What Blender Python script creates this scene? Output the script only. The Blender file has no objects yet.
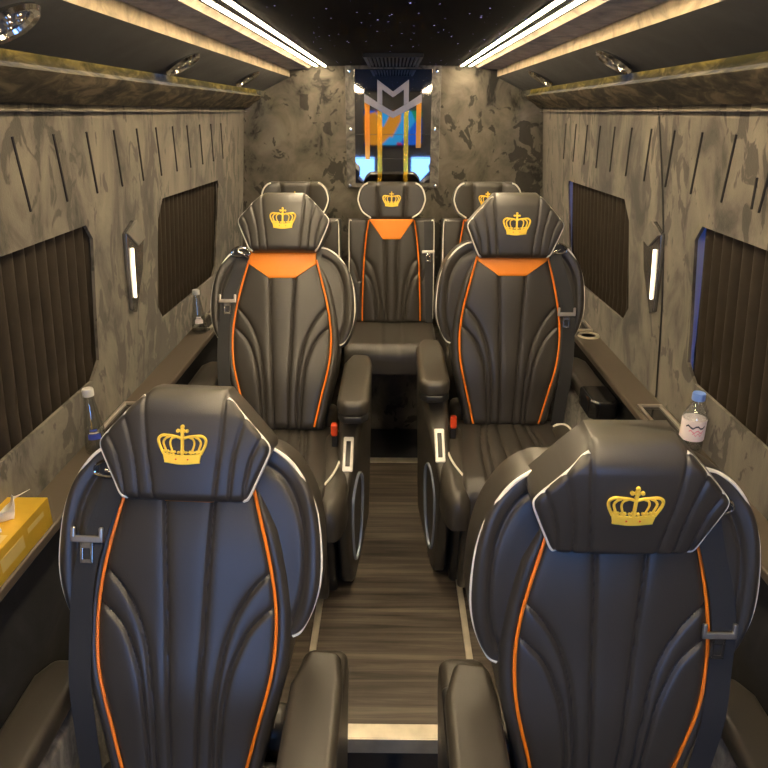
import bpy, bmesh, math, random
import numpy as np
from mathutils import Vector, Matrix
random.seed(7)
S = bpy.context.scene
COL = S.collection
PI = math.pi

# ------------------------------------------------------------------ materials
def new_mat(name):
    m = bpy.data.materials.new(name); m.use_nodes = True
    nt = m.node_tree; nt.nodes.clear()
    out = nt.nodes.new('ShaderNodeOutputMaterial')
    return m, nt, out

def N(nt, typ, **kw):
    n = nt.nodes.new(typ)
    for k, v in kw.items():
        if k in n.inputs: n.inputs[k].default_value = v
        else: setattr(n, k, v)
    return n

def rgba(c): return (c[0], c[1], c[2], 1)

def coords(nt, scale=(1, 1, 1)):
    t = N(nt, 'ShaderNodeTexCoord'); mp = N(nt, 'ShaderNodeMapping')
    mp.inputs['Scale'].default_value = scale
    nt.links.new(t.outputs['Object'], mp.inputs['Vector'])
    return mp.outputs['Vector']

def ramp(nt, stops):
    r = N(nt, 'ShaderNodeValToRGB'); e = r.color_ramp.elements
    while len(e) < len(stops): e.new(0.5)
    for i, (p, c) in enumerate(stops):
        e[i].position = p; e[i].color = rgba(c)
    return r

def simple(name, col, rough=0.5, metal=0.0, spec=0.5, bump=0.0, bscale=300, coat=0.0, sheen=0.0, var=0.0):
    m, nt, out = new_mat(name)
    b = N(nt, 'ShaderNodeBsdfPrincipled'); L = nt.links
    b.inputs['Base Color'].default_value = rgba(col); b.inputs['Roughness'].default_value = rough
    b.inputs['Metallic'].default_value = metal; b.inputs['Specular IOR Level'].default_value = spec
    b.inputs['Coat Weight'].default_value = coat; b.inputs['Sheen Weight'].default_value = sheen
    v = coords(nt)
    if var:
        nz = N(nt, 'ShaderNodeTexNoise', Scale=14.0, Detail=3.0); L.new(v, nz.inputs['Vector'])
        r = ramp(nt, [(0.3, [c * (1 - var) for c in col]), (0.7, [min(1, c * (1 + var)) for c in col])])
        L.new(nz.outputs['Fac'], r.inputs['Fac']); L.new(r.outputs['Color'], b.inputs['Base Color'])
    if bump:
        nz = N(nt, 'ShaderNodeTexVoronoi', Scale=float(bscale)); L.new(v, nz.inputs['Vector'])
        bp = N(nt, 'ShaderNodeBump', Strength=bump, Distance=0.001)
        L.new(nz.outputs['Distance'], bp.inputs['Height']); L.new(bp.outputs['Normal'], b.inputs['Normal'])
    L.new(b.outputs['BSDF'], out.inputs['Surface'])
    return m

def emit(name, col, strength):
    m, nt, out = new_mat(name)
    e = N(nt, 'ShaderNodeEmission', Strength=float(strength)); e.inputs['Color'].default_value = rgba(col)
    nt.links.new(e.outputs['Emission'], out.inputs['Surface']); return m

def glass(name, tint=(1, 1, 1), gloss=0.12, rough=0.02):
    m, nt, out = new_mat(name); L = nt.links
    t = N(nt, 'ShaderNodeBsdfTransparent'); t.inputs['Color'].default_value = rgba(tint)
    g = N(nt, 'ShaderNodeBsdfGlossy', Roughness=rough)
    f = N(nt, 'ShaderNodeLayerWeight', Blend=0.5)
    pw = N(nt, 'ShaderNodeMath', operation='POWER'); pw.inputs[1].default_value = 4.0
    L.new(f.outputs['Facing'], pw.inputs[0])
    a = N(nt, 'ShaderNodeMath', operation='MULTIPLY_ADD'); a.inputs[1].default_value = 0.6; a.inputs[2].default_value = gloss
    mx = N(nt, 'ShaderNodeMixShader')
    L.new(pw.outputs[0], a.inputs[0]); L.new(a.outputs[0], mx.inputs['Fac'])
    L.new(t.outputs['BSDF'], mx.inputs[1]); L.new(g.outputs['BSDF'], mx.inputs[2])
    L.new(mx.outputs['Shader'], out.inputs['Surface']); return m

def suede(name, stops, scale=(7, 7, 7), distort=1.6, rough=0.85, sheen=0.2, fleck=None, thr=0.62):
    m, nt, out = new_mat(name); L = nt.links
    b = N(nt, 'ShaderNodeBsdfPrincipled'); b.inputs['Roughness'].default_value = rough
    b.inputs['Specular IOR Level'].default_value = 0.25
    b.inputs['Sheen Weight'].default_value = sheen; b.inputs['Sheen Roughness'].default_value = 0.4
    v = coords(nt, scale)
    n1 = N(nt, 'ShaderNodeTexNoise', Scale=1.0, Detail=5.0, Roughness=0.62, Distortion=distort)
    n2 = N(nt, 'ShaderNodeTexNoise', Scale=0.33, Detail=3.0, Roughness=0.5, Distortion=0.8)
    n3 = N(nt, 'ShaderNodeTexNoise', Scale=60.0, Detail=2.0)
    for n in (n1, n2, n3): L.new(v, n.inputs['Vector'])
    mx = N(nt, 'ShaderNodeMath', operation='MULTIPLY_ADD'); mx.inputs[1].default_value = 0.75
    L.new(n1.outputs['Fac'], mx.inputs[0])
    m2 = N(nt, 'ShaderNodeMath', operation='MULTIPLY'); m2.inputs[1].default_value = 0.25
    L.new(n2.outputs['Fac'], m2.inputs[0]); L.new(m2.outputs[0], mx.inputs[2])
    r = ramp(nt, stops); L.new(mx.outputs[0], r.inputs['Fac'])
    if fleck:
        v4 = coords(nt, [c * 2.1 for c in scale])
        n4 = N(nt, 'ShaderNodeTexNoise', Scale=1.0, Detail=4.0, Roughness=0.55, Distortion=0.9); L.new(v4, n4.inputs['Vector'])
        v5 = coords(nt, [c * .35 for c in scale])
        n5 = N(nt, 'ShaderNodeTexNoise', Scale=1.0, Detail=1.0); L.new(v5, n5.inputs['Vector'])
        ad = N(nt, 'ShaderNodeMath', operation='MULTIPLY_ADD'); ad.inputs[1].default_value = 0.55
        L.new(n5.outputs['Fac'], ad.inputs[0]); L.new(n4.outputs['Fac'], ad.inputs[2])
        sm = N(nt, 'ShaderNodeMapRange', interpolation_type='SMOOTHSTEP'); L.new(ad.outputs[0], sm.inputs['Value'])
        sm.inputs['From Min'].default_value = thr + .275; sm.inputs['From Max'].default_value = thr + .325; sm.inputs['To Max'].default_value = .8
        mc = N(nt, 'ShaderNodeMix', data_type='RGBA'); L.new(sm.outputs['Result'], mc.inputs[0])
        L.new(r.outputs['Color'], mc.inputs[6]); mc.inputs[7].default_value = rgba(fleck); L.new(mc.outputs[2], b.inputs['Base Color'])
    else: L.new(r.outputs['Color'], b.inputs['Base Color'])
    bp = N(nt, 'ShaderNodeBump', Strength=0.25, Distance=0.002)
    L.new(n3.outputs['Fac'], bp.inputs['Height']); L.new(bp.outputs['Normal'], b.inputs['Normal'])
    L.new(b.outputs['BSDF'], out.inputs['Surface']); return m

M = {}
M['leather'] = simple('leather', (0.038, 0.034, 0.030), 0.37, spec=0.6, bump=0.12, bscale=420)
M['leather_side'] = simple('leather_side', (0.042, 0.037, 0.031), 0.40, spec=0.6, bump=0.12, bscale=420)
M['orange'] = simple('orange_leather', (0.86, 0.25, 0.012), 0.45, bump=0.1, bscale=420)
M['orange_pipe'] = simple('orange_piping', (0.85, 0.22, 0.012), 0.4)
M['white_pipe'] = simple('white_piping', (0.78, 0.75, 0.68), 0.45)
M['gold_thread'] = simple('gold_thread', (0.95, 0.66, 0.08), 0.45, metal=0.25, bump=0.5, bscale=900)
M['plastic'] = simple('black_plastic', (0.016, 0.016, 0.017), 0.4)
M['gloss'] = simple('gloss_black', (0.008, 0.008, 0.009), 0.12, coat=0.5)
M['belt'] = simple('belt_webbing', (0.020, 0.021, 0.024), 0.6, bump=0.3, bscale=700)
M['chrome'] = simple('chrome', (0.82, 0.80, 0.77), 0.14, metal=1.0)
M['silver'] = simple('satin_metal', (0.62, 0.58, 0.52), 0.32, metal=0.9)
M['bezel'] = simple('white_bezel', (0.78, 0.76, 0.72), 0.3)
M['red'] = simple('red_button', (0.75, 0.07, 0.015), 0.35)
M['blue_trim'] = simple('bluish_trim', (0.36, 0.42, 0.52), 0.3, metal=0.4)
M['strip_metal'] = simple('strip_metal', (0.70, 0.64, 0.52), 0.35, metal=0.55, var=0.15)
M['suede'] = suede('brown_suede', [(0.36, (0.024, 0.0215, 0.018)), (0.43, (0.060, 0.0535, 0.043)), (0.49, (0.104, 0.092, 0.073)), (0.64, (0.160, 0.141, 0.110))], (5.5, 6.5, 3.6), .6, fleck=(0.032, 0.028, 0.023), thr=.555)
M['suede_back'] = suede('grey_suede', [(0.37, (0.018, 0.017, 0.015)), (0.43, (0.075, 0.068, 0.056)), (0.58, (0.125, 0.113, 0.092)), (0.74, (0.17, 0.152, 0.12))], (6.5, 6.5, 5.5), .5, fleck=(0.022, 0.020, 0.018), thr=.575)
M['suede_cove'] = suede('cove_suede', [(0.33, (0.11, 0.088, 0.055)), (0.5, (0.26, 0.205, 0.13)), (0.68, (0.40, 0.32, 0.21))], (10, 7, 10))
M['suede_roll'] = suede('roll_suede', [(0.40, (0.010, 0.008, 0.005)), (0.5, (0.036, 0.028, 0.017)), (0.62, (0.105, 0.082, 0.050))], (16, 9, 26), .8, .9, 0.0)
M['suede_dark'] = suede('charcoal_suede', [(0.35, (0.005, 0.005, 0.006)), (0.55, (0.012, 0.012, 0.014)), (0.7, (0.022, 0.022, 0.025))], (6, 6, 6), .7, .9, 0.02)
M['suede_side'] = suede('seat_suede', [(0.36, (0.040, 0.039, 0.038)), (0.5, (0.11, 0.104, 0.096)), (0.66, (0.20, 0.188, 0.170))], (14, 14, 14))
M['curtain'] = simple('curtain_cloth', (0.027, 0.0205, 0.0145), 0.85, spec=0.2, bump=0.2, bscale=600, var=0.12)
M['console_top'] = simple('console_vinyl', (0.075, 0.060, 0.046), 0.5, bump=0.1, bscale=380)
M['vent'] = simple('vent_plastic', (0.018, 0.018, 0.02), 0.6, spec=0.3)
M['mirror'] = simple('dark_mirror', (0.40, 0.40, 0.42), 0.03, metal=1.0)
M['gunmetal'] = simple('gunmetal', (0.20, 0.19, 0.22), 0.28, metal=0.75)
M['amber'] = simple('amber_mirror', (0.95, 0.60, 0.06), 0.10, metal=0.8)  # warm reflections on the emblem bars, put into their colour
M['amber_orange'] = simple('orange_mirror', (0.90, 0.36, 0.05), 0.12, metal=0.7)  # outer bars: orange reflection painted as base colour
M['sconce'] = simple('sconce_plate', (0.30, 0.29, 0.28), 0.22, metal=0.85, var=0.25)
M['lamp_lens'] = simple('lamp_lens', (0.40, 0.50, 0.72), 0.12, metal=0.8)
M['bottle_glass'] = glass('bottle_glass', (0.98, 0.99, 0.99), 0.17)
M['pet'] = glass('clear_plastic', (0.97, 0.98, 0.99), 0.10)
M['side_glass'] = glass('privacy_glass', (0.03, 0.17, 0.30), 0.01)
M['front_glass'] = glass('clear_window_glass', (0.93, 0.97, 1.0), 0.02)
M['water'] = glass('water', (0.95, 0.97, 0.97), 0.05)
M['cap_silver'] = simple('silver_cap', (0.80, 0.80, 0.80), 0.3, metal=0.5)
M['cap_blue'] = simple('blue_cap', (0.16, 0.29, 0.75), 0.4)
M['label_blue'] = simple('blue_print', (0.05, 0.08, 0.42), 0.4)
M['label_white'] = simple('paper_label', (0.80, 0.72, 0.76), 0.5)
M['label_pink'] = simple('pink_print', (0.75, 0.30, 0.42), 0.5)
M['print_dark'] = simple('dark_print', (0.05, 0.05, 0.09), 0.5)
M['gold_card'] = simple('gold_card', (0.78, 0.50, 0.055), 0.28, metal=0.55, var=0.08)
M['gold_pale'] = simple('pale_gold_print', (0.85, 0.66, 0.25), 0.35, metal=0.5)
M['tissue'] = simple('tissue_paper', (0.88, 0.86, 0.83), 0.8)
M['led'] = emit('led_diffuser', (1.0, 0.78, 0.48), 108)
M['led_sconce'] = emit('sconce_led', (1.0, 0.84, 0.58), 4.5)
M['led_yellow'] = emit('yellow_led', (1.0, 0.70, 0.02), 15)
M['frame_grey'] = simple('frame_grey', (0.35, 0.35, 0.36), 0.5)
M['panel_grey'] = simple('partition_grey', (0.06, 0.06, 0.065), 0.6)

def star_ceiling():
    m, nt, out = new_mat('star_ceiling'); L = nt.links
    b = N(nt, 'ShaderNodeBsdfPrincipled'); b.inputs['Base Color'].default_value = (0.006, 0.006, 0.008, 1)
    b.inputs['Roughness'].default_value = 0.85; b.inputs['Specular IOR Level'].default_value = 0.08
    v = coords(nt)
    vo = N(nt, 'ShaderNodeTexVoronoi', Scale=26.0); L.new(v, vo.inputs['Vector'])
    lt = N(nt, 'ShaderNodeMath', operation='LESS_THAN'); lt.inputs[1].default_value = 0.062
    L.new(vo.outputs['Distance'], lt.inputs[0])
    sx = N(nt, 'ShaderNodeSeparateColor'); L.new(vo.outputs['Color'], sx.inputs['Color'])
    pw = N(nt, 'ShaderNodeMath', operation='POWER'); pw.inputs[1].default_value = 2.2
    L.new(sx.outputs['Red'], pw.inputs[0])
    ml = N(nt, 'ShaderNodeMath', operation='MULTIPLY'); L.new(lt.outputs[0], ml.inputs[0]); L.new(pw.outputs[0], ml.inputs[1])
    m2 = N(nt, 'ShaderNodeMath', operation='MULTIPLY'); m2.inputs[1].default_value = 5.0; L.new(ml.outputs[0], m2.inputs[0])
    b.inputs['Emission Color'].default_value = (0.42, 0.40, 1.0, 1)
    L.new(m2.outputs[0], b.inputs['Emission Strength'])
    L.new(b.outputs['BSDF'], out.inputs['Surface']); return m
M['stars'] = star_ceiling()

def wood_floor(name, k=1.0):
    m, nt, out = new_mat(name); L = nt.links
    b = N(nt, 'ShaderNodeBsdfPrincipled'); b.inputs['Roughness'].default_value = 0.42
    v = coords(nt, (1.6, 36, 1))
    n1 = N(nt, 'ShaderNodeTexNoise', Scale=1.0, Detail=6.0, Roughness=0.65, Distortion=0.6); L.new(v, n1.inputs['Vector'])
    v2 = coords(nt, (0.8, 7.0, 1))
    n2 = N(nt, 'ShaderNodeTexNoise', Scale=1.0, Detail=2.0); L.new(v2, n2.inputs['Vector'])
    mx = N(nt, 'ShaderNodeMath', operation='MULTIPLY_ADD'); mx.inputs[1].default_value = 0.6
    L.new(n1.outputs['Fac'], mx.inputs[0])
    m2 = N(nt, 'ShaderNodeMath', operation='MULTIPLY'); m2.inputs[1].default_value = 0.4
    L.new(n2.outputs['Fac'], m2.inputs[0]); L.new(m2.outputs[0], mx.inputs[2])
    r = ramp(nt, [(0.38, (0.030 * k, 0.0245 * k, 0.020 * k)), (0.5, (0.086 * k, 0.070 * k, 0.056 * k)), (0.62, (0.165 * k, 0.136 * k, 0.108 * k))])
    L.new(mx.outputs[0], r.inputs['Fac']); L.new(r.outputs['Color'], b.inputs['Base Color'])
    bp = N(nt, 'ShaderNodeBump', Strength=0.15, Distance=0.001); L.new(n1.outputs['Fac'], bp.inputs['Height'])
    L.new(bp.outputs['Normal'], b.inputs['Normal'])
    L.new(b.outputs['BSDF'], out.inputs['Surface']); return m
M['wood'] = wood_floor('wood_floor')
M['floor_dark'] = simple('dark_vinyl_floor', (0.020, 0.021, 0.026), 0.5, var=0.2)

def added_glow_mat():  # random colour patches for the added panel that the mirror reflects
    m, nt, out = new_mat('screen_picture'); L = nt.links
    v = coords(nt, (5.0, 1, 4.0))
    vo = N(nt, 'ShaderNodeTexVoronoi', Scale=1.0); L.new(v, vo.inputs['Vector'])
    sx = N(nt, 'ShaderNodeSeparateColor'); L.new(vo.outputs['Color'], sx.inputs['Color'])
    r = ramp(nt, [(0.0, (0.03, 0.16, 0.75)), (0.25, (0.9, 0.35, 0.03)), (0.45, (0.55, 0.03, 0.10)), (0.6, (0.05, 0.45, 0.9)), (0.78, (0.03, 0.35, 0.12)), (0.9, (0.9, 0.85, 0.8))])
    r.color_ramp.interpolation = 'CONSTANT'
    L.new(sx.outputs['Red'], r.inputs['Fac'])
    e = N(nt, 'ShaderNodeEmission', Strength=1.3); L.new(r.outputs['Color'], e.inputs['Color'])
    L.new(e.outputs['Emission'], out.inputs['Surface']); return m
M['screen'] = added_glow_mat()

# ------------------------------------------------------------------ object helpers
def tag(o, label, cat, group=None):
    o['label'] = label; o['category'] = cat
    if group: o['group'] = group
    return o

def thing(name, label, cat, loc=(0, 0, 0), rotz=0.0, group=None):
    o = bpy.data.objects.new(name, None); COL.objects.link(o)
    o.location = loc; o.rotation_euler = (0, 0, rotz); o.empty_display_size = 0.05
    return tag(o, label, cat, group)

def link(name, me, parent=None, loc=(0, 0, 0), rot=(0, 0, 0)):
    o = bpy.data.objects.new(name, me); COL.objects.link(o)
    o.location = loc; o.rotation_euler = rot
    if parent: o.parent = parent
    if me is not None and me.get('weighted'):
        wn = o.modifiers.new('normals', 'WEIGHTED_NORMAL'); wn.keep_sharp = True; wn.weight = 80
    return o

class MB:
    """collects shapes into one mesh"""
    def __init__(s): s.v = []; s.f = []; s.m = []; s.mats = []
    def mi(s, mat):
        if mat not in s.mats: s.mats.append(mat)
        return s.mats.index(mat)
    def add(s, vs, fs, mat):
        o = len(s.v); k = s.mi(mat); s.v += [tuple(v) for v in vs]
        s.f += [tuple(i + o for i in f) for f in fs]; s.m += [k] * len(fs)
    def bm(s, bm, mat):
        bm.verts.index_update()
        s.add([v.co[:] for v in bm.verts], [[v.index for v in f.verts] for f in bm.faces], mat); bm.free()
    def box(s, x0, x1, y0, y1, z0, z1, mat, r=0.0, seg=3):
        bm = bmesh.new(); bmesh.ops.create_cube(bm, size=1)
        for v in bm.verts:
            v.co = Vector((x0 + (v.co.x + .5) * (x1 - x0), y0 + (v.co.y + .5) * (y1 - y0), z0 + (v.co.z + .5) * (z1 - z0)))
        if r: bmesh.ops.bevel(bm, geom=list(bm.edges), offset=min(r, .49 * min(abs(x1 - x0), abs(y1 - y0), abs(z1 - z0))), segments=seg, profile=.5, affect='EDGES')
        s.bm(bm, mat); return s
    def prism(s, poly, axis, a, b, mat, r=0.0, seg=3):
        """poly of 2d points extruded along axis ('x': (y,z), 'y': (x,z), 'z': (x,y)) from a to b"""
        def P(p, t): return {'x': (t, p[0], p[1]), 'y': (p[0], t, p[1]), 'z': (p[0], p[1], t)}[axis]
        bm = bmesh.new()
        A = [bm.verts.new(P(p, a)) for p in poly]; B = [bm.verts.new(P(p, b)) for p in poly]
        n = len(poly)
        bm.faces.new(A); bm.faces.new(B[::-1])
        for i in range(n): bm.faces.new((A[i], B[i], B[(i + 1) % n], A[(i + 1) % n]))
        bmesh.ops.recalc_face_normals(bm, faces=list(bm.faces))
        if r:
            es = [e for e in bm.edges if len(e.link_faces) == 2 and e.calc_face_angle(0) > 0.5]
            bmesh.ops.bevel(bm, geom=es, offset=r, segments=seg, profile=.5, affect='EDGES', clamp_overlap=True)
        s.bm(bm, mat); return s
    def tube(s, pts, r, mat, n=8, closed=False, smooth=4, flat=None):
        P = smooth_path(pts, smooth, closed) if smooth > 1 else [Vector(p) for p in pts]
        vs, fs = [], []; m = len(P); up = None
        for i, p in enumerate(P):
            a = P[(i - 1) % m] if (closed or i > 0) else P[i]; b = P[(i + 1) % m] if (closed or i < m - 1) else P[i]
            t = (b - a)
            t = t.normalized() if t.length > 1e-9 else Vector((0, 0, 1))
            if up is None: up = Vector((0, 1, 0)) if abs(t.y) < .9 else Vector((1, 0, 0))
            sd = t.cross(up)
            if sd.length < 1e-6: sd = t.orthogonal()
            sd.normalize(); up = sd.cross(t).normalized()
            rr = r[min(len(r) - 1, int(i * len(r) / m))] if isinstance(r, (list, tuple)) else r
            for k in range(n):
                q = 2 * PI * k / n
                vs.append(p + (sd * math.cos(q) + up * math.sin(q)) * rr)
        for i in range(m if closed else m - 1):
            j = (i + 1) % m
            for k in range(n): fs.append((i * n + k, i * n + (k + 1) % n, j * n + (k + 1) % n, j * n + k))
        if not closed:
            fs.append(tuple(range(n))[::-1]); fs.append(tuple((m - 1) * n + k for k in range(n)))
        s.add(vs, fs, mat); return s
    def lathe(s, prof, mat, c=(0, 0, 0), n=28, axis='z'):
        vs, fs = [], []
        for (r, z) in prof:
            for k in range(n):
                q = 2 * PI * k / n
                p = (r * math.cos(q), r * math.sin(q), z)
                if axis == 'y': p = (p[0], z, p[1])
                if axis == 'x': p = (z, p[0], p[1])
                vs.append((c[0] + p[0], c[1] + p[1], c[2] + p[2]))
        for i in range(len(prof) - 1):
            for k in range(n): fs.append((i * n + k, i * n + (k + 1) % n, (i + 1) * n + (k + 1) % n, (i + 1) * n + k))
        if prof[0][0] > 1e-6: fs.append(tuple(range(n))[::-1])
        if prof[-1][0] > 1e-6: fs.append(tuple((len(prof) - 1) * n + k for k in range(n)))
        s.add(vs, fs, mat); return s
    def mesh(s, name, smooth=True, angle=35):
        me = bpy.data.meshes.new(name); me.from_pydata(s.v, [], s.f)
        for mt in s.mats: me.materials.append(M[mt])
        me.polygons.foreach_set('material_index', s.m)
        bm = bmesh.new(); bm.from_mesh(me); bmesh.ops.recalc_face_normals(bm, faces=list(bm.faces)); bm.to_mesh(me); bm.free()
        if smooth:
            me.polygons.foreach_set('use_smooth', [True] * len(me.polygons))
            me.set_sharp_from_angle(angle=math.radians(angle))
            if angle == 35: me['weighted'] = 1
        me.update(); return me
    def build(s, name, parent=None, loc=(0, 0, 0), rot=(0, 0, 0), **k):
        return link(name, s.mesh(name, **k), parent, loc, rot)

def smooth_path(pts, k=6, closed=False):
    P = [Vector(p) for p in pts]; n = len(P); out = []
    rng = range(n) if closed else range(n - 1)
    for i in rng:
        p0 = P[(i - 1) % n] if (closed or i > 0) else P[0] * 2 - P[1]
        p1 = P[i]; p2 = P[(i + 1) % n]
        p3 = P[(i + 2) % n] if (closed or i < n - 2) else P[-1] * 2 - P[-2]
        for j in range(k):
            t = j / k
            out.append(0.5 * ((2 * p1) + (p2 - p0) * t + (2 * p0 - 5 * p1 + 4 * p2 - p3) * t * t + (3 * p1 - p0 - 3 * p2 + p3) * t ** 3))
    if not closed: out.append(P[-1])
    return out

def smooth_path2(pts, k=4): return [(p.x, p.y) for p in smooth_path([(a, b, 0) for a, b in pts], k)]
def path2(pts, k=8): return np.array([(p.x, p.y) for p in smooth_path([(a, b, 0) for a, b in pts], k)])

def seg_dist(U, W, poly):
    d = np.full(U.shape, 9.0)
    for (a, b) in zip(poly[:-1], poly[1:]):
        ab = b - a; L = max(ab @ ab, 1e-12)
        t = np.clip(((U - a[0]) * ab[0] + (W - a[1]) * ab[1]) / L, 0, 1)
        d = np.minimum(d, np.hypot(U - a[0] - t * ab[0], W - a[1] - t * ab[1]))
    return d

def grooves(U, W, curves, depth=0.0065, sig=0.0038, wide=0.0022, wsig=0.013):
    d = np.full(U.shape, 9.0)
    for c in curves: d = np.minimum(d, seg_dist(U, W, c))
    return depth * np.exp(-(d / sig) ** 2) + wide * np.exp(-(d / wsig) ** 2)

def ease(a, b, n):
    t = np.linspace(0, 1, n); t = 0.55 * t + 0.45 * (0.5 - 0.5 * np.cos(PI * t))
    return a + (b - a) * t

def panel(name, ws, uL, uR, D, back, mat, ncol=60, R=0.02, fmap=None, Rw=None, topR=None):
    """padded slab: front height field D(u,w) with rounded rim, flat back at n = -back"""
    ws = np.asarray(ws); n = len(ws); s = ease(0, 1, ncol)
    l = np.array([uL(w) for w in ws]); r = np.array([uR(w) for w in ws])
    U = l[:, None] + (r - l)[:, None] * s[None, :]; W = np.repeat(ws[:, None], ncol, 1)
    def drop(d, R): 
        q = np.clip(R - d, 0, R); return R - np.sqrt(np.maximum(R * R - q * q, 0))
    Rw = R if Rw is None else Rw; topR = Rw if topR is None else topR
    nn = D(U, W) - drop(np.minimum(U - l[:, None], r[:, None] - U), R) - drop(W - ws[0], Rw) - drop(ws[-1] - W, topR)
    bk = back(U, W) if callable(back) else np.full(U.shape, -back)
    nn = np.maximum(nn, bk + 0.001)
    fmap = fmap or (lambda u, w, q: (u, -q, w))
    vs = [fmap(U[i, j], W[i, j], nn[i, j]) for i in range(n) for j in range(ncol)]
    o = len(vs)
    for i in range(n):
        vs.append(fmap(l[i], ws[i], bk[i, 0])); vs.append(fmap(r[i], ws[i], bk[i, -1]))
    fs = []
    for i in range(n - 1):
        for j in range(ncol - 1):
            a = i * ncol + j; fs.append((a, a + 1, a + ncol + 1, a + ncol))
        fs.append((o + 2 * i, o + 2 * i + 2, o + 2 * i + 3, o + 2 * i + 1))
        fs.append((i * ncol, (i + 1) * ncol, o + 2 * i + 2, o + 2 * i))
        fs.append((i * ncol + ncol - 1, o + 2 * i + 1, o + 2 * i + 3, (i + 1) * ncol + ncol - 1))
    fs.append(tuple(range(ncol))[::-1] + (o, o + 1))
    e = (n - 1) * ncol
    fs.append(tuple(range(e, e + ncol)) + (o + 2 * n - 1, o + 2 * n - 2))
    mb = MB(); mb.add(vs, fs, mat); return mb.mesh(name, angle=50)

def interp(pts):
    c = path2(pts, 8); o = np.argsort(c[:, 1]); w, u = c[o, 1], c[o, 0]
    return lambda x: float(np.interp(x, w, u))

CACHE = {}
def cached(key, fn):
    if key not in CACHE: CACHE[key] = fn()
    return CACHE[key]

# ------------------------------------------------------------------ crown emblem (unit: half width = 1)
def crown_mesh(s=0.047, n0=0.0):
    mb = MB()
    def P(x, y, n=0.0): return (x * s, -(n0 + n), y * s)
    def line(pts, r): mb.tube([P(x, y) for x, y in pts], r * s, 'gold_thread', n=6, smooth=5)
    band = [(-.74, .06), (-.4, 0), (0, -.02), (.4, 0), (.74, .06), (.80, .34), (.4, .27), (0, .25), (-.4, .27), (-.80, .34)]
    mb.prism([(x * s, y * s) for x, y in band], 'y', -n0 - .0022, -n0 + .004, 'gold_thread')
    line([(-.74, .03), (0, -.05), (.74, .03)], .055)
    line([(-.80, .36), (0, .27), (.80, .36)], .05)
    for q in (-1, 1):
        line([(q * .78, .36), (q * .96, .75), (q * .98, 1.0), (q * .80, 1.14), (q * .5, 1.12), (q * .2, 1.08), (0, 1.0)], .065)
        line([(q * .62, .36), (q * .78, .8), (q * .70, 1.0), (q * .55, 1.08)], .05)
        line([(q * .36, .33), (q * .50, .75), (q * .46, .98), (q * .30, 1.06)], .045)
        for x, y in ((.6, .46), (.33, .44), (.16, .42), (.47, .44), (.74, .48)):
            mb.lathe([(0, -.0025), (.06 * s, -.002), (.065 * s, .003)], 'gold_thread', P(q * x, y), n=8, axis='y')
        mb.lathe([(0, -.0025), (.075 * s, -.002), (.08 * s, .003)], 'gold_thread', P(q * .19, 1.34), n=10, axis='y')
        mb.lathe([(0, -.0031), (.035 * s, -.003), (.035 * s, -.001)], 'red', P(q * .25, .14, .0005), n=8, axis='y')
    line([(0, .3), (0, .7), (0, 1.0), (0, 1.3), (0, 1.45)], .075)
    for x, y, r in ((0, 1.52, .085), (0, 1.34, .12), (0, 1.12, .085), (0, .45, .11)):
        mb.lathe([(0, -.0028), (r * s * .9, -.0022), (r * s, .003)], 'gold_thread', P(x, y), n=10, axis='y')
    return mb.mesh('crown_emblem')

# ------------------------------------------------------------------ captain seat
ORANGE = [(.125, 0.0), (.150, .12), (.178, .24), (.186, .335), (.180, .42), (.165, .50), (.145, .58), (.128, .645)]
ow = interp(ORANGE)
SEAMS = []
for q in (-1, 1):
    SEAMS += [path2([(q * x, y) for x, y in c]) for c in (
        [(.050, .612), (.048, .572), (.042, .44), (.037, .31), (.030, .15), (.026, .0)],
        [(.172, .462), (.150, .442), (.120, .402), (.095, .35), (.078, .29), (.064, .18), (.059, .08), (.057, .0)],
        [(.181, .388), (.160, .372), (.130, .338), (.108, .29), (.090, .23), (.079, .14), (.074, .06), (.072, .0)])]
OPATH = [path2([(q * x, y) for x, y in ORANGE]) for q in (-1, 1)]

def core_D(U, W):
    base = 0.045 + 0.012 * np.cos(np.clip(U / .2, -1, 1) * PI / 2) - 0.018 * np.clip((W - .45) / .25, 0, 1) ** 2 + 0.012 * np.exp(-((W - .2) / .12) ** 2)
    return base - grooves(U, W, SEAMS) - grooves(U, W, OPATH, .004, .005, .004, .012)

def core_mesh():
    hw = lambda w: ow(min(w, .645)) + .030 * (1 - min(max((w - .55) / .1, 0), 1) * .7)
    return panel('backrest', ease(0, .70, 190), lambda w: -hw(w), hw, core_D, .09, 'leather', 150, R=.024, Rw=.035)

def on_core(x, y, lift): 
    return (x, -(float(core_D(np.array([[x]]), np.array([[y]]))[0, 0]) + lift), y)

WING = [(.215, .318), (.240, .335), (.264, .385), (.276, .44), (.275, .50), (.266, .56), (.247, .615), (.215, .662), (.180, .688), (.150, .698)]
WFLAT = [(.205, .318)] + WING[1:]
wing_o = interp(WING)

def wing_mesh(q):
    inset = path2([(q * x, y) for x, y in ((.215, .345), (.232, .40), (.238, .46), (.234, .53), (.217, .59), (.188, .635), (.150, .660))])
    def D(U, W): return 0.030 + .010 * np.exp(-((np.abs(U) - .255) / .03) ** 2) - grooves(U, W, [inset], .006, .005, .003, .014)
    lo = lambda w: .10
    f = (lambda u, w, n: (q * u, -n, w))
    def DD(U, W): return D(q * U, W)
    return panel('backrest_wing', ease(.318, .698, 90), lo, wing_o, DD, .075, 'leather', 60, R=.018, Rw=.012, fmap=f)

def wing_pipe(q):
    mb = MB(); pts = []
    for x, y in [(.222, .322)] + WING[1:]:
        pts.append((q * (x - .004), -.026, y - (.004 if y > .6 else 0)))
    mb.tube(pts, .0042, 'white_pipe', n=8, smooth=8); return mb.mesh('wing_piping')

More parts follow.
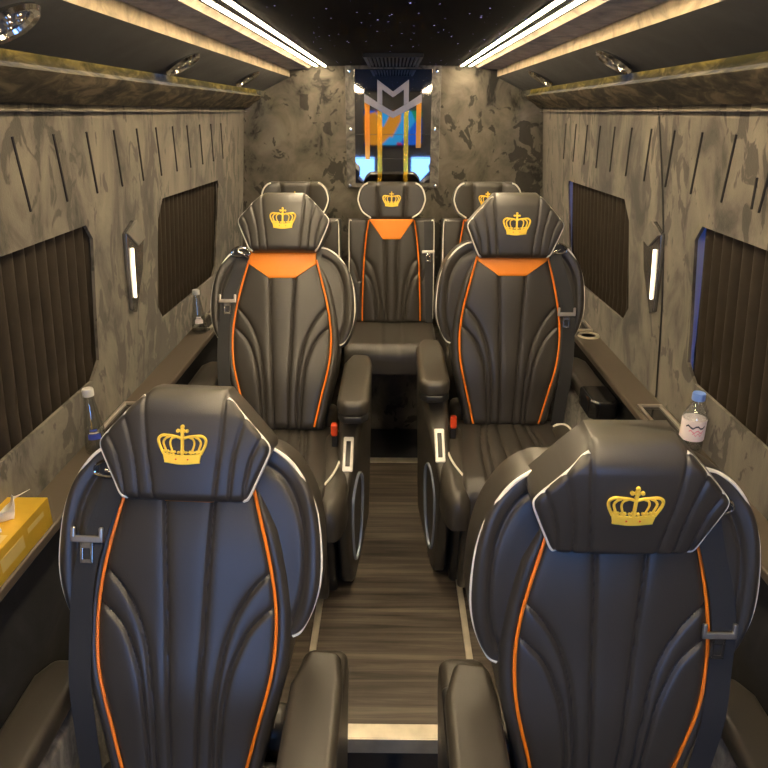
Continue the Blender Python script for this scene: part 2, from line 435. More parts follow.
def orange_pipe(q):
    mb = MB(); mb.tube([on_core(q * x, max(y, .012), .004) for x, y in ORANGE], .0036, 'orange_pipe', n=8, smooth=8)
    return mb.mesh('orange_piping')

def neck_mesh(small=False):
    z0 = .608 if small else .574
    hw = lambda w: .050 + (.127 - .050) * min(max((w - z0) / .054, 0), 1)
    return panel('neck_insert', np.linspace(z0, .69, 24), lambda w: -hw(w), hw,
                 lambda U, W: 0.049 + 0.012 * np.cos(np.clip(U / .2, -1, 1) * PI / 2) - 0.018 * np.clip((W - .45) / .25, 0, 1) ** 2,
                 lambda U, W: 0.036 + 0 * U, 'orange', 40, R=.003, Rw=.003)

HEAD = [(.122, 0), (.131, .012), (.147, .050), (.164, .090), (.1715, .110), (.1675, .126), (.141, .156), (.114, .186), (.096, .205), (.083, .218), (.075, .228)]
hd = interp(HEAD)
HSEAM = []
for q in (-1, 1):
    HSEAM += [path2([(q * x, y) for x, y in c]) for c in (
        [(.082, .24), (.076, .15), (.066, .06), (.060, 0)],
        [(.122, .182), (.108, .135), (.097, .08), (.090, .0)],
        [(.156, .142), (.135, .098), (.124, .05), (.119, .005)])]
def head_D(U, W):
    b = .040 - .010 * (np.abs(U) / .17) ** 2 + .006 * np.cos(np.clip((W - .11) / .12, -1, 1) * PI / 2)
    return b - grooves(U, W, HSEAM, .0036, .0032, .0008, .010)
def head_mesh():
    return panel('headrest', ease(0, .228, 80), lambda w: -hd(w), hd, head_D, .066, 'leather', 130, R=.016, Rw=.022, topR=.05)
def head_pipe(q):
    mb = MB(); P = [(.082, .212), (.093, .202), (.111, .183), (.137, .154), (.162, .126), (.1675, .111), (.161, .090), (.144, .050), (.128, .013), (.118, .004)]
    mb.tube([(q * x, -(.026 if 0.01 < y < .2 else .018), y) for x, y in P], .0042, 'white_pipe', n=8, smooth=6)
    return mb.mesh('headrest_piping')

def cushion_mesh():
    seams = []
    for q in (-1, 1):
        seams += [path2([(q * x, y) for x, y in c]) for c in ([(.03, .0), (.032, .25), (.03, .6)], [(.06, .0), (.075, .12), (.085, .30), (.088, .6)], [(.075, .0), (.10, .12), (.115, .3), (.12, .6)])]
    def D(U, W): return .03 + .018 * np.cos(np.clip(U / .2, -1, 1) * PI / 2) - .02 * np.clip((W - .42) / .12, 0, 1) ** 2 - grooves(U, W, seams, .006, .005, .004, .016)
    return panel('seat_cushion', ease(0, .52, 100), lambda w: -.20, lambda w: .20, D, .12, 'leather', 100, R=.02, Rw=.02, topR=.06, fmap=lambda u, w, n: (u, .03 - w, .52 + n))

def bolster_mesh(q):
    hw = interp([(.02, 0), (.045, .03), (.055, .10), (.055, .3), (.05, .42), (.035, .48), (.02, .50)])
    def D(U, W): return .072 - .050 * (W / .5) ** 1.3 + .0 * U
    return panel('cushion_bolster', ease(0, .50, 60), lambda w: -hw(w), hw, D, .10, 'leather_side', 40, R=.045, Rw=.05,
                 fmap=lambda u, w, n: (q * .215 + u, -.02 - w, .50 + n))
def bolster_pipe(q):
    mb = MB(); pts = []
    for u, w in smooth_path2([(-.036, .0), (-.018, .018), (.004, .030), (.022, .065), (.027, .12), (.025, .20), (.014, .28), (-.004, .34), (-.024, .385)]):
        du, R = max(.055 - abs(u), 0), .045; dr = R - math.sqrt(max(R * R - max(R - du, 0) ** 2, 0))
        dw, R2 = max(w, 0), .05; dr += R2 - math.sqrt(max(R2 * R2 - max(R2 - dw, 0) ** 2, 0))
        pts.append((q * (.215 + u), -.02 - w, .50 + .072 - .050 * (max(w, 0) / .5) ** 1.3 - min(dr, .04) + .002))
    mb.tube(pts, .004, 'white_pipe', n=8, smooth=2); return mb.mesh('bolster_piping')

def captain_seat(label, xc, yc, floor, recline, o, head_drop=0.0, pad_shift=(0, 0, 0), glossy_end=False, head_dx=0.0, roll=0.0, legrest=True, con_dx=0.0, neck=0.0, head_tilt=0.0, wing_up=0.0, belt_in=0.0, belt_dw=0.0):
    """o = +1 when the window is on the +x side"""
    T = thing('captain_seat', label, 'seat', (xc, yc, floor), 0, 'black leather captain seats')
    i = -o                                                    # aisle direction
    b = link('backrest', cached('core', core_mesh), T, (0, 0, .55), (-math.radians(recline), math.radians(roll), 0))
    for q in (-1, 1):
        for nm_, me_ in (('backrest_wing', cached(('wing', q), lambda: wing_mesh(q))), ('wing_piping', cached(('wp', q), lambda: wing_pipe(q)))):
            w = link(nm_, me_, b, (0, 0, -.32 * wing_up)); w.scale = (1, 1, 1 + wing_up)
        link('orange_piping', cached(('op', q), lambda: orange_pipe(q)), b)
    link('neck_insert', cached(('neck', neck > 0), lambda: neck_mesh(neck > 0)), b)['label'] = 'orange leather neck panel'
    h = link('headrest', cached('head', head_mesh), T)
    rr = math.radians(recline)
    hw, hn = .655 - head_drop, .045
    h.location = (head_dx, math.sin(rr) * hw - math.cos(rr) * hn, .55 + math.cos(rr) * hw + math.sin(rr) * hn)
    h.rotation_euler = (-rr * .92 + math.radians(head_tilt), math.radians(roll), 0)
    for q in (-1, 1): link('headrest_piping', cached(('hp', q), lambda: head_pipe(q)), h)
    link('crown_emblem', cached('crown', lambda: crown_mesh()), h, (0, -.0475, .085))['label'] = 'gold embroidered crown'
    def post():
        mb = MB(); mb.tube([(0, .02, -.12), (0, .02, .03)], .007, 'plastic', n=10, smooth=1); mb.lathe([(.0068, .006), (.017, .004), (.017, -.006), (.0068, -.006)], 'plastic', (0, .02, -.012), 14)
        return mb.mesh('headrest_post')
    for q in (-.055, .055): link('headrest_post', cached('post', post), h, (q, 0, 0))
    # belt on the window side, laid over the wing
    def belt():
        mb = MB(); P = [(.150, .668, .040), (.158, .62, .052), (.180, .56, .052), (.202, .49, .054), (.214, .42, .054), (.218, .33, .052), (.216, .22, .058), (.205, .10, .05), (.20, .0, .03)]
        P = smooth_path([(o * (a - belt_in * min(1, max(0, (.66 - w) / .12))), c + belt_in * .3, w) for a, w, c in P], 5)
        hwid = .023; vs, fs = [], []
        for k, p in enumerate(P):
            for dn in (.0, .0018):
                for d in (-1, 1): vs.append((p.x + d * hwid, -(p.y + dn) , p.z))
        for k in range(len(P) - 1):
            a = 4 * k; c = a + 4
            fs += [(a, a + 1, c + 1, c), (a + 2, c + 2, c + 3, a + 3), (a, c, c + 2, a + 2), (a + 1, a + 3, c + 3, c + 1)]
        mb.add(vs, fs, 'belt'); return mb.mesh('seat_belt')
    sb = link('seat_belt', cached(('belt', o, belt_in), belt), b)
    def guide():
        mb = MB()
        mb.tube([(o * .120, -.055, .665), (o * .150, -.062, .690), (o * .185, -.055, .680), (o * .190, -.05, .66), (o * .155, -.055, .655)], .0035, 'chrome', n=8, closed=True, smooth=4)
        mb.tube([(o * .128, -.06, .650), (o * .165, -.066, .672)], .005, 'chrome', n=8, smooth=1)
        mb.box(o * .155 - .03, o * .155 + .03, -.052, -.03, .655, .685, 'plastic', .006); return mb.mesh('belt_guide')
    link('belt_guide', cached(('guide', o), guide), sb)
    def tongue():
        mb = MB(); x = o * .204
        mb.box(x - .033, x + .033, -.063, -.055, .478, .492, 'silver', .003)
        mb.box(x - .033, x - .024, -.063, -.055, .478, .510, 'silver', .003); mb.box(x + .024, x + .033, -.063, -.055, .478, .510, 'silver', .003)
        for x0, x1, z0, z1 in ((-.013, -.007, .435, .480), (.007, .013, .435, .480), (-.013, .013, .435, .444), (-.013, .013, .466, .480)):
            mb.box(x + x0, x + x1, -.062, -.058, z0, z1, 'chrome', .001)
        return mb.mesh('buckle_tongue')
    link('buckle_tongue', cached(('tongue', o), tongue), sb, (-o * belt_in, -belt_in * .35, belt_dw))['label'] = 'metal buckle tongue'
    # seat cushion, bolsters
    c = link('seat_cushion', cached('cushion', cushion_mesh), T)
    for q in (-1, 1):
        link('cushion_bolster', cached(('bol', q), lambda: bolster_mesh(q)), c)
        link('bolster_piping', cached(('bp', q), lambda: bolster_pipe(q)), c)
    def base():
        mb = MB(); mb.prism([(-.40, .41), (.06, .41), (.12, .30), (.10, 0), (-.26, 0), (-.32, .10)], 'x', -.215, .215, 'plastic', .012)
        mb.box(-.205, .205, .06, .16, .30, .60, 'leather_side', .03); return mb.mesh('seat_base', angle=40)
    link('seat_base', cached('base', base), T)
    def leg():
        mb = MB(); mb.prism([(-.475, .50), (-.43, .50), (-.33, .12), (-.345, .06), (-.385, .06), (-.41, .12)], 'x', -.195, .195, 'leather', .015)
        return mb.mesh('leg_rest', angle=40)
    if legrest: link('leg_rest', cached('leg', leg), T)
    # aisle side console with armrest pad
    ac = i * .2835
    def shell():
        mb = MB(); mb.prism([(-.385, .475), (-.365, .500), (-.13, .645), (-.05, .69), (.22, .69), (.27, .60), (.22, .02), (-.22, .02), (-.27, .05), (-.34, .25)], 'x', .226, .335, 'leather_side', .026, 4)
        mb.v = [(i * (x - (.058 * min(max((-.02 - y) / .36, 0), 1) ** .8 + .018 * (1 - z / .69)) * max(0, (x - .235) / .1)), y, z) for x, y, z in mb.v]
        return mb.mesh('armrest_console', angle=40)
    sh = link('armrest_console', cached(('shell', o), shell), T, (con_dx, 0, 0))
    def bez():
        mb = MB(); ang = math.atan2(.145, .235)
        def R(x, y, z):      # plate frame on the sloping top
            return (x, -.245 + y * math.cos(ang) - z * math.sin(ang), .574 + y * math.sin(ang) + z * math.cos(ang))
        bm = MB(); xo = ac - i * .018
        for x0, x1, y0, y1, z1, mt, r in ((-.018, .018, -.070, .070, .006, 'bezel', .006), (-.008, .008, -.052, .050, .008, 'plastic', .002)):
            t = MB().box(xo + x0, xo + x1, y0, y1, -.004, z1, mt, r); bm.add([R(*v) for v in t.v], t.f, mt)
        return bm.mesh('control_panel')
    link('control_panel', cached(('bez', o), bez), sh)['label'] = 'white framed control panel'
    def oval():
        mb = MB(); X = lambda y, z: i * (.3365 - (.058 * min(max((-.02 - y) / .36, 0), 1) ** .8 + .018 * (1 - z / .69)))
        mb.tube([(X(y, z), y, z) for y, z in ((-.29, .42), (-.20, .47), (-.12, .40), (-.12, .22), (-.17, .12), (-.24, .14), (-.29, .28))], .006, 'blue_trim', n=8, closed=True, smooth=5)
        return mb.mesh('storage_trim')
    link('storage_trim', cached(('oval', o), oval), sh)['label'] = 'pale rounded storage trim'
    def pad():
        mb = MB(); w = .056
        pl = [(-w, -.22), (-w * .55, -.25), (w * .55, -.25), (w, -.22), (w, .16), (w * .8, .25), (-w * .5, .26), (-w, .16)]
        mb.prism(pl, 'z', .012, .070, 'leather_side', .027, 6)
        mb.prism([(x * .97, y * .985) for x, y in pl], 'z', -.012, .017, 'plastic', .008, 3)
        return mb.mesh('armrest_pad', angle=40)
    link('armrest_pad', cached('pad', pad), T, (i * .2835 + pad_shift[0], pad_shift[1], .70 + pad_shift[2]))
    def neck():
        mb = MB(); mb.box(ac - .035, ac + .035, .02, .22, .62, .74, 'plastic', .015); return mb.mesh('armrest_bracket')
    link('armrest_bracket', cached(('anb', o), neck), T, (0, pad_shift[1], min(0, pad_shift[2])))
    def latch():
        mb = MB(); x = i * .212
        mb.box(x - .012, x + .012, -.165, -.140, .54, .630, 'plastic', .005)
        mb.box(x - .012, x + .012, -.175, -.146, .606, .652, 'red', .007); return mb.mesh('belt_buckle')
    link('belt_buckle', cached(('latch', o), latch), T)['label'] = 'red belt buckle button'
    # window side armrest
    oc = o * .300
    def opanel():
        mb = MB(); mb.prism([(-.20, .66), (.20, .68), (.22, .40), (.10, .02), (-.20, .02), (-.30, .40)], 'x', min(o * .255, o * .335), max(o * .255, o * .335), 'suede_side', .02, 3)
        return mb.mesh('armrest_side_panel', angle=40)
    link('armrest_side_panel', cached(('opan', o), opanel), T)
    def opad():
        mb = MB(); w = .050
        pl = [(-w, -.22), (-w * .6, -.245), (w * .6, -.245), (w, -.22), (w, .20), (w * .5, .25), (-w * .5, .25), (-w, .20)]
        mb.prism(pl, 'z', .0, .055, 'leather_side', .016, 4); return mb.mesh('window_armrest_pad', angle=40)
    op = link('window_armrest_pad', cached('opad', opad), T, (oc + (o * .006 if glossy_end else 0), min(0, pad_shift[1]) - .0, .685))
    if glossy_end:
        mb = MB(); mb.prism([(-.053, -.09), (-.053, -.225), (-.03, -.252), (.03, -.252), (.053, -.225), (.053, -.09)], 'z', -.012, .062, 'gloss', .012, 4)
        mb.build('charger_box', op)['label'] = 'glossy black box at armrest end'
    return T

RAISED, LOWER = 0.0, -0.205
captain_seat('large black leather captain seat in the left foreground, beside the gold tissue box', -.436, 1.06, LOWER, 18, -1, roll=2.0, head_drop=.042, pad_shift=(-.004, -.12, .0), head_dx=.019, neck=.055, wing_up=.08, belt_dw=.040)
captain_seat('large black leather captain seat in the right foreground, nearest the camera', .428, 1.035, LOWER, 7.5, 1, head_drop=.067, pad_shift=(.024, -.13, .0), con_dx=.020, neck=.04, head_tilt=11, wing_up=.10, belt_dw=-.075, belt_in=.010, head_dx=-.009)
captain_seat('black leather captain seat with orange neck panel in the middle row, left of the aisle', -.416, 2.35, RAISED, 23, -1, head_drop=-.016, pad_shift=(0, 0, 0)  , head_dx=.008)
captain_seat('black leather captain seat with orange neck panel in the middle row, right of the aisle', .438, 2.42, RAISED, 8.5, 1, head_drop=.016, pad_shift=(0, .07, .02), glossy_end=True, belt_dw=-.050)

# ------------------------------------------------------------------ rear bench: three single seats
def bench_back():
    k = .53 / .645
    seams = []
    for q in (-1, 1):
        seams += [path2([(q * x, y) for x, y in c]) for c in ([(.033, .43), (.028, .2), (.025, 0)], [(.135, .33), (.10, .29), (.075, .2), (.06, .1), (.056, 0)], [(.14, .26), (.11, .22), (.088, .14), (.076, .06), (.073, 0)], [(.225, .36), (.19, .30), (.165, .22)])]
        seams.append(path2([(q * x, y * k) for x, y in [(.155, 0), (.152, .15), (.145, .35), (.135, .5), (.118, .645)]]))
    def D(U, W): return .05 + .012 * np.cos(np.clip(U / .15, -1, 1) * PI / 2) - grooves(U, W, seams, .006, .0055, .004, .016)
    return panel('backrest', ease(0, .535, 90), lambda w: -.222, lambda w: .222, D, .07, 'leather', 90, R=.02, Rw=.02)
BO = [(.152, .01), (.150, .12), (.143, .29), (.132, .42), (.116, .525)]
def bench_head():
    hwf = interp([(.105, 0), (.150, .035), (.172, .085), (.172, .11), (.158, .15), (.135, .175), (.122, .185)])
    se = [path2([(q * .075, .19), (q * .068, .09), (q * .062, 0)]) for q in (-1, 1)]
    def D(U, W): return .045 + .012 * np.clip((np.abs(U) - .07) / .1, 0, 1) - grooves(U, W, se, .006, .005, .004, .014)
    return panel('headrest', ease(0, .185, 50), lambda w: -hwf(w), hwf, D, .05, 'leather', 70, R=.018, Rw=.018, topR=.03)
def bench_seat(label, x, belt_side):
    T = thing('rear_chair', label, 'seat', (x, 3.50, 0), 0, 'rear row seats')
    r = math.radians(10)
    b = link('backrest', cached('bback', bench_back), T, (0, 0, .64), (-r, 0, 0))
    def pipes(q):
        mb = MB(); mb.tube([(q * x, -.058, y) for x, y in BO], .0035, 'orange_pipe', smooth=5); return mb.mesh('orange_piping')
    def edges(q):
        mb = MB(); mb.tube([(q * .205, -.047, .525), (q * .217, -.042, .505), (q * .219, -.040, .30), (q * .219, -.04, .02)], .0035, 'white_pipe', smooth=5); return mb.mesh('edge_piping')
    for q in (-1, 1):
        link('orange_piping', cached(('bop', q), lambda: pipes(q)), b); link('edge_piping', cached(('bep', q), lambda: edges(q)), b)
    def neck():
        hw = lambda w: .045 + (.116 - .045) * min(max((w - .43) / .10, 0), 1)
        return panel('neck_insert', np.linspace(.43, .53, 20), lambda w: -hw(w), hw, lambda U, W: .0535 + .012 * np.cos(np.clip(U / .15, -1, 1) * PI / 2), lambda U, W: .04 + 0 * U, 'orange', 30, R=.003, Rw=.003)
    link('neck_insert', cached('bneck', neck), b)['label'] = 'orange leather neck panel'
    h = link('headrest', cached('bhead', bench_head), T, (0, math.sin(r) * .54 - .02, .64 + math.cos(r) * .535), (-r * .8, 0, 0))
    def hp(q):
        mb = MB(); mb.tube([(q * a, -.051, w) for a, w in ((.120, .176), (.140, .166), (.158, .143), (.1675, .11), (.1675, .085), (.147, .037), (.105, .006))], .004, 'white_pipe', smooth=6); return mb.mesh('headrest_piping')
    for q in (-1, 1): link('headrest_piping', cached(('bhp', q), lambda: hp(q)), h)
    link('crown_emblem', cached('crown_small', lambda: crown_mesh(.044)), h, (0, -.0475, .065))['label'] = 'gold embroidered crown'
    def post():
        mb = MB(); mb.tube([(0, .01, -.08), (0, .01, .02)], .006, 'plastic', smooth=1); return mb.mesh('headrest_post')
    for q in (-.05, .05): link('headrest_post', cached('bpost', post), h, (q, 0, 0))
    def cush():
        se = [path2([(q * .05, 0), (q * .045, .5)]) for q in (-1, 1)]
        def D(U, W): return .02 - grooves(U, W, se, .006, .005, .003, .015)
        return panel('seat_cushion', ease(0, .47, 60), lambda w: -.224, lambda w: .224, D, .12, 'leather', 60, R=.025, Rw=.02, topR=.06, fmap=lambda u, w, n: (u, .02 - w, .63 + n))
    link('seat_cushion', cached('bcush', cush), T)
    if belt_side:
        def belt():
            mb = MB(); q = belt_side
            mb.prism([(q * .185 - .02, .52), (q * .185 + .02, .52), (q * .19 + .02, .36), (q * .20 + .018, 0), (q * .20 - .018, 0), (q * .19 - .02, .36)], 'y', -.056, -.052, 'belt'); return mb.mesh('seat_belt')
        sb = link('seat_belt', cached(('bbelt', belt_side), belt), b)
        def tg():
            mb = MB(); q = belt_side; x = q * .19
            mb.box(x - .032, x + .032, -.064, -.055, .36, .374, 'silver', .003)
            for x0, x1, z0, z1 in ((-.013, -.007, .315, .36), (.007, .013, .315, .36), (-.013, .013, .315, .325), (-.013, .013, .345, .36)): mb.box(x + x0, x + x1, -.062, -.058, z0, z1, 'chrome', .001)
            return mb.mesh('buckle_tongue')
        link('buckle_tongue', cached(('btg', belt_side), tg), sb)
    return T
bench_seat('middle black leather seat of the rear row, facing down the aisle under the mirror', -.005, 1)
bench_seat('left black leather seat of the rear row, mostly hidden behind the middle-row headrest', -.495, None)
bench_seat('right black leather seat of the rear row, mostly hidden behind the middle-row headrest', .480, None)
pb = MB(); pb.box(-.72, .72, 3.50, 3.86, 0, .508, 'suede_back', .01)
tag(pb.build('bench_plinth'), 'grey suede covered plinth under the rear row of seats', 'plinth')

# ------------------------------------------------------------------ room shell
Y0, Y1 = -1.05, 3.92
def struct(o): o['kind'] = 'structure'; return o
mb = MB(); mb.box(-1.0, 1.0, 1.465, Y1 + .03, -.24, 0, 'wood'); struct(mb.build('floor'))
mb = MB(); mb.box(-1.0, 1.0, Y0, 1.465, -.26, LOWER, 'floor_dark'); struct(mb.build('floor'))
mb = MB(); mb.box(-.29, .29, 1.440, 1.490, -.012, .005, 'strip_metal', .002); mb.box(-.29, .29, 1.436, 1.446, -.05, .004, 'strip_metal', .001); struct(mb.build('trim_1'))
mb = MB(); mb.box(-.25, .25, 3.105, 3.155, -.005, .005, 'strip_metal', .002); struct(mb.build('trim_2'))
mb = MB(); mb.box(-.26, .26, 3.155, 3.50, -.005, .004, 'floor_dark', .001); struct(mb.build('trim_3'))
for n_, q in ((4, -1), (5, 1)):
    mb = MB(); mb.box(min(q * .250, q * .272), max(q * .250, q * .272), 1.49, 3.10, -.005, .010, 'strip_metal', .003); struct(mb.build('trim_%d' % n_))
mb = MB(); mb.box(-.43, .43, Y0, Y1, 1.905, 1.94, 'stars'); struct(mb.build('ceiling'))

def wx(z): return .80 + (1.68 - z) * .085
WIN_NEAR = [(.98, 1.397), (1.845, 1.397), (1.885, 1.355), (1.868, 1.10), (1.866, 1.005), (1.808, .962), (.98, .962), (.92, 1.0), (.92, 1.36)]
WIN_REAR = [(2.44, 1.325), (2.50, 1.392), (3.325, 1.381), (3.340, 1.36), (3.27, .985), (3.215, .946), (2.46, .960), (2.40, 1.02)]
def side_wall(q, name):
    bm = bmesh.new()
    outer = [(Y0, -.26), (Y1, -.26), (Y1, 1.70), (Y0, 1.70)]
    E = []
    for loop in (outer, WIN_NEAR, WIN_REAR):
        vs = [bm.verts.new((q * wx(z), y, z)) for y, z in loop]
        E += [bm.edges.new((vs[k], vs[(k + 1) % len(vs)])) for k in range(len(vs))]
    bmesh.ops.triangle_fill(bm, edges=E, use_beauty=True)
    def inside(p, poly):
        c = False
        for k in range(len(poly)):
            (a, b), (c2, d) = poly[k], poly[k - 1]
            if (b > p[1]) != (d > p[1]) and p[0] < (c2 - a) * (p[1] - b) / (d - b) + a: c = not c
        return c
    kill = [f for f in bm.faces if any(inside((f.calc_center_median().y, f.calc_center_median().z), w) for w in (WIN_NEAR, WIN_REAR))]
    if kill: bmesh.ops.delete(bm, geom=kill, context='FACES')
    ret = bmesh.ops.extrude_face_region(bm, geom=list(bm.faces))
    for g in ret['geom']:
        if isinstance(g, bmesh.types.BMVert): g.co.x += q * .009
    m_ = MB(); m_.bm(bm, 'suede')
    w = struct(m_.build(name, smooth=False))
    # stitched grooves pressed into the wall under the valance
    g = MB()
    ys = [1.515 + .187 * k for k in range(11)]
    for k, y in enumerate(ys):
        za = 1.633 if not (q > 0 and k == 0) else 1.633
        pts = [(y + .0 + t * .045, 1.632 - .160 * t) for t in (0, .5, 1)]
        g.tube([(q * (wx(z) - .0005), yy, z) for yy, z in pts], .0038, 'plastic', n=6, smooth=2)
    if q > 0: g.tube([(wx(z) - .0005, 1.585 + .01 * (1.54 - z) / .07, z) for z in (1.545, 1.475)], .0038, 'plastic', n=6, smooth=1)
    st = g.build('wall_stitching', w)
    return w
side_wall(-1, 'wall_left'); side_wall(1, 'wall_right')
# panel seam on the right wall
mb = MB(); mb.tube([(wx(1.67) - .001, 2.205, 1.67), (wx(1.4) - .001, 2.125, 1.40), (wx(1.16) - .001, 2.085, 1.16), (wx(.86) - .001, 2.07, .81)], .003, 'plastic', n=6, smooth=5); struct(mb.build('trim_6'))
mb = MB(); mb.box(-1.0, 1.0, Y1, Y1 + .04, -.26, 1.98, 'suede_back'); struct(mb.build('wall_back'))

# front partition behind the camera with two clear windows
bm = bmesh.new()
E = []
FW = [[(q * .23, .60), (q * .88, .60), (q * .88, 1.16), (q * .23, 1.16)] for q in (-1, 1)]
for loop in ([(-1.0, -.26), (1.0, -.26), (1.0, 1.98), (-1.0, 1.98)], FW[0], FW[1]):
    vs = [bm.verts.new((x, Y0, z)) for x, z in loop]
    E += [bm.edges.new((vs[k], vs[(k + 1) % len(vs)])) for k in range(len(vs))]
bmesh.ops.triangle_fill(bm, edges=E, use_beauty=True)
kill = [f for f in bm.faces if .23 < abs(f.calc_center_median().x) < .88 and .60 < f.calc_center_median().z < 1.16]
if kill: bmesh.ops.delete(bm, geom=kill, context='FACES')
ret = bmesh.ops.extrude_face_region(bm, geom=list(bm.faces))
for g in ret['geom']:
    if isinstance(g, bmesh.types.BMVert): g.co.y -= .03
mb = MB(); mb.bm(bm, 'panel_grey'); struct(mb.build('wall_front', smooth=False))
for k, q in enumerate((-1, 1)):
    mb = MB(); mb.box(min(q * .22, q * .89), max(q * .22, q * .89), Y0 - .036, Y0 - .031, .59, 1.17, 'front_glass'); struct(mb.build('window_%d' % (5 + k)))
T = thing('monitor', 'wide screen with a blue and orange picture on the front partition, seen in the mirror', 'screen', (0, Y0 + .004, 1.29))  # glowing panel added behind the camera to give the mirror coloured reflections
mb = MB(); mb.box(-.36, .36, .0, .035, 0, .42, 'plastic', .006); mb.build('screen_frame', T)
mb = MB(); mb.box(-.345, .345, .035, .037, .015, .405, 'screen'); mb.build('screen_panel', T)

# windows and curtains
def curtain(label, q, win, y0, y1, seed):
    rnd = random.Random(seed); zt, zb = max(z for _, z in win) + .03, min(z for _, z in win) - .03
    n = int((y1 - y0) / .003); vs, fs = [], []; rows = 26
    ph = [rnd.uniform(-.6, .6) for _ in range(60)]
    for i in range(rows + 1):
        t = i / rows; z = zt + (zb - zt) * t
        for k in range(n + 1):
            y = y0 + (y1 - y0) * k / n; u = y / .052
            amp = .0145 + .0015 * math.sin(u * .7 + seed)
            sw = ph[int(u) % 60] * .25 * t
            tie = math.exp(-((z - (min(zz for _, zz in win) + .07)) / .022) ** 2)
            x = wx(z) + .029 + amp * (1 - .45 * tie) * (1 - 2 * abs(math.sin(PI * u + sw)) ** .6) - .003 * tie
            vs.append((q * x, y + .004 * math.sin(2 * PI * u + 1.2) * t, z))
    for i in range(rows):
        for k in range(n):
            a = i * (n + 1) + k; fs.append((a, a + 1, a + n + 2, a + n + 1))
    m_ = MB(); m_.add(vs, fs, 'curtain')
    o = m_.build('pleated_curtain')
    so = o.modifiers.new('thick', 'SOLIDIFY'); so.thickness = .0015
    return tag(o, label, 'curtain', 'pleated window curtains')
curtain('dark brown pleated curtain in the near left window, above the gold tissue box', -1, WIN_NEAR, .90, 1.893, 1)
curtain('dark brown pleated curtain in the far left window, behind the small glass bottle', -1, WIN_REAR, 2.38, 3.36, 2)
curtain('dark brown pleated curtain in the near right window, above the blue-capped bottle', 1, WIN_NEAR, .90, 1.878, 3)
curtain('dark brown pleated curtain in the far right window, with blue daylight at its edge', 1, WIN_REAR, 2.38, 3.308, 4)
for k, (q, w) in enumerate(((-1, WIN_NEAR), (-1, WIN_REAR), (1, WIN_NEAR), (1, WIN_REAR))):
    ys = [y for y, _ in w]; zs = [z for _, z in w]; a, b = min(ys) - .04, max(ys) + .04; z0, z1 = min(zs) - .045, max(zs) + .04
    mb = MB(); d = .060
    mb.add([(q * (wx(z) + d + e), y, z) for e in (0, .004) for y, z in ((a, z0), (b, z0), (b, z1), (a, z1))], [(0, 1, 2, 3), (7, 6, 5, 4), (0, 4, 5, 1), (1, 5, 6, 2), (2, 6, 7, 3), (3, 7, 4, 0)], 'side_glass')
    g = struct(mb.build('window_%d' % (k + 1), smooth=False))
    fr = MB()
    for y_0, y_1, z_0, z_1 in ((a, a + .02, z0, z1), (b - .02, b, z0, z1), (a, b, z0, z0 + .02), (a, b, z1 - .02, z1)):
        fr.add([(q * (wx(z) + e), y, z) for e in (.0092, .063) for y, z in ((y_0, z_0), (y_1, z_0), (y_1, z_1), (y_0, z_1))], [(0, 1, 2, 3), (7, 6, 5, 4), (0, 4, 5, 1), (1, 5, 6, 2), (2, 6, 7, 3), (3, 7, 4, 0)], 'frame_grey')
    fr.build('window_frame', g, smooth=False)

# overhead coves and valances, extruded along the van
def strip(poly, q, mat, name, th=(.022, .022), ya=Y0, yb=Y1, r=0.0):
    P = [(q * x, z) for x, z in poly] + [(q * (x + th[0]), z + th[1]) for x, z in reversed(poly)]
    m_ = MB(); m_.prism(P, 'y', ya, yb, mat, r); return struct(m_.build(name))
n_ = 7
for q in (-1, 1):
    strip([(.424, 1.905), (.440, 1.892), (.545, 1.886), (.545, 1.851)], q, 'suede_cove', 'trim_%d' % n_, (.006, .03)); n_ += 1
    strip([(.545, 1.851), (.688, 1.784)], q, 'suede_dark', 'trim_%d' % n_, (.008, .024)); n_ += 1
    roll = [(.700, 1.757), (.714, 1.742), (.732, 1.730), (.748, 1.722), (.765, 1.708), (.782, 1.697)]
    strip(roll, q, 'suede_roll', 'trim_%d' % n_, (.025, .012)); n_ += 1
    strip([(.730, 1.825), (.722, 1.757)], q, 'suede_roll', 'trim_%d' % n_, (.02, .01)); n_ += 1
    strip([(.782, 1.681), (.81, 1.681)], q, 'suede', 'trim_%d' % n_, (.0, .004)); n_ += 1
    # yellow light line tucked behind the valance edge
    T = thing('valance_light', 'yellow LED line glowing behind the %s valance edge' % ('left' if q < 0 else 'right'), 'light', (q * .711, .2, 1.802))
    for ya, yb in ((1.0, 2.05), (2.2, 3.75)):
        m_ = MB(); m_.box(-.004, .004, ya, yb, -.004, .004, 'led_yellow'); m_.build('led_tape', T)
    m_ = MB(); m_.box(-.006, .006, .9, 3.65, .004, .010, 'plastic', .001); m_.build('tape_channel', T)
    # ceiling light lines
    for x, nm in ((.356, 'inner'), (.400, 'outer')):
        T = thing('light_strip', 'bright %s LED line along the %s edge of the starry ceiling' % (nm, 'left' if q < 0 else 'right'), 'light', (q * x, 0, 1.905), 0, 'ceiling LED lines')
        m_ = MB(); m_.box(-.0065, .0065, -.9, Y1 - .03, -.0055, -.0005, 'led', .002); m_.build('diffuser', T)
        m_ = MB(); m_.box(-.0095, .0095, -.9, Y1 - .02, -.003, .0, 'plastic', .0005); m_.build('channel', T)

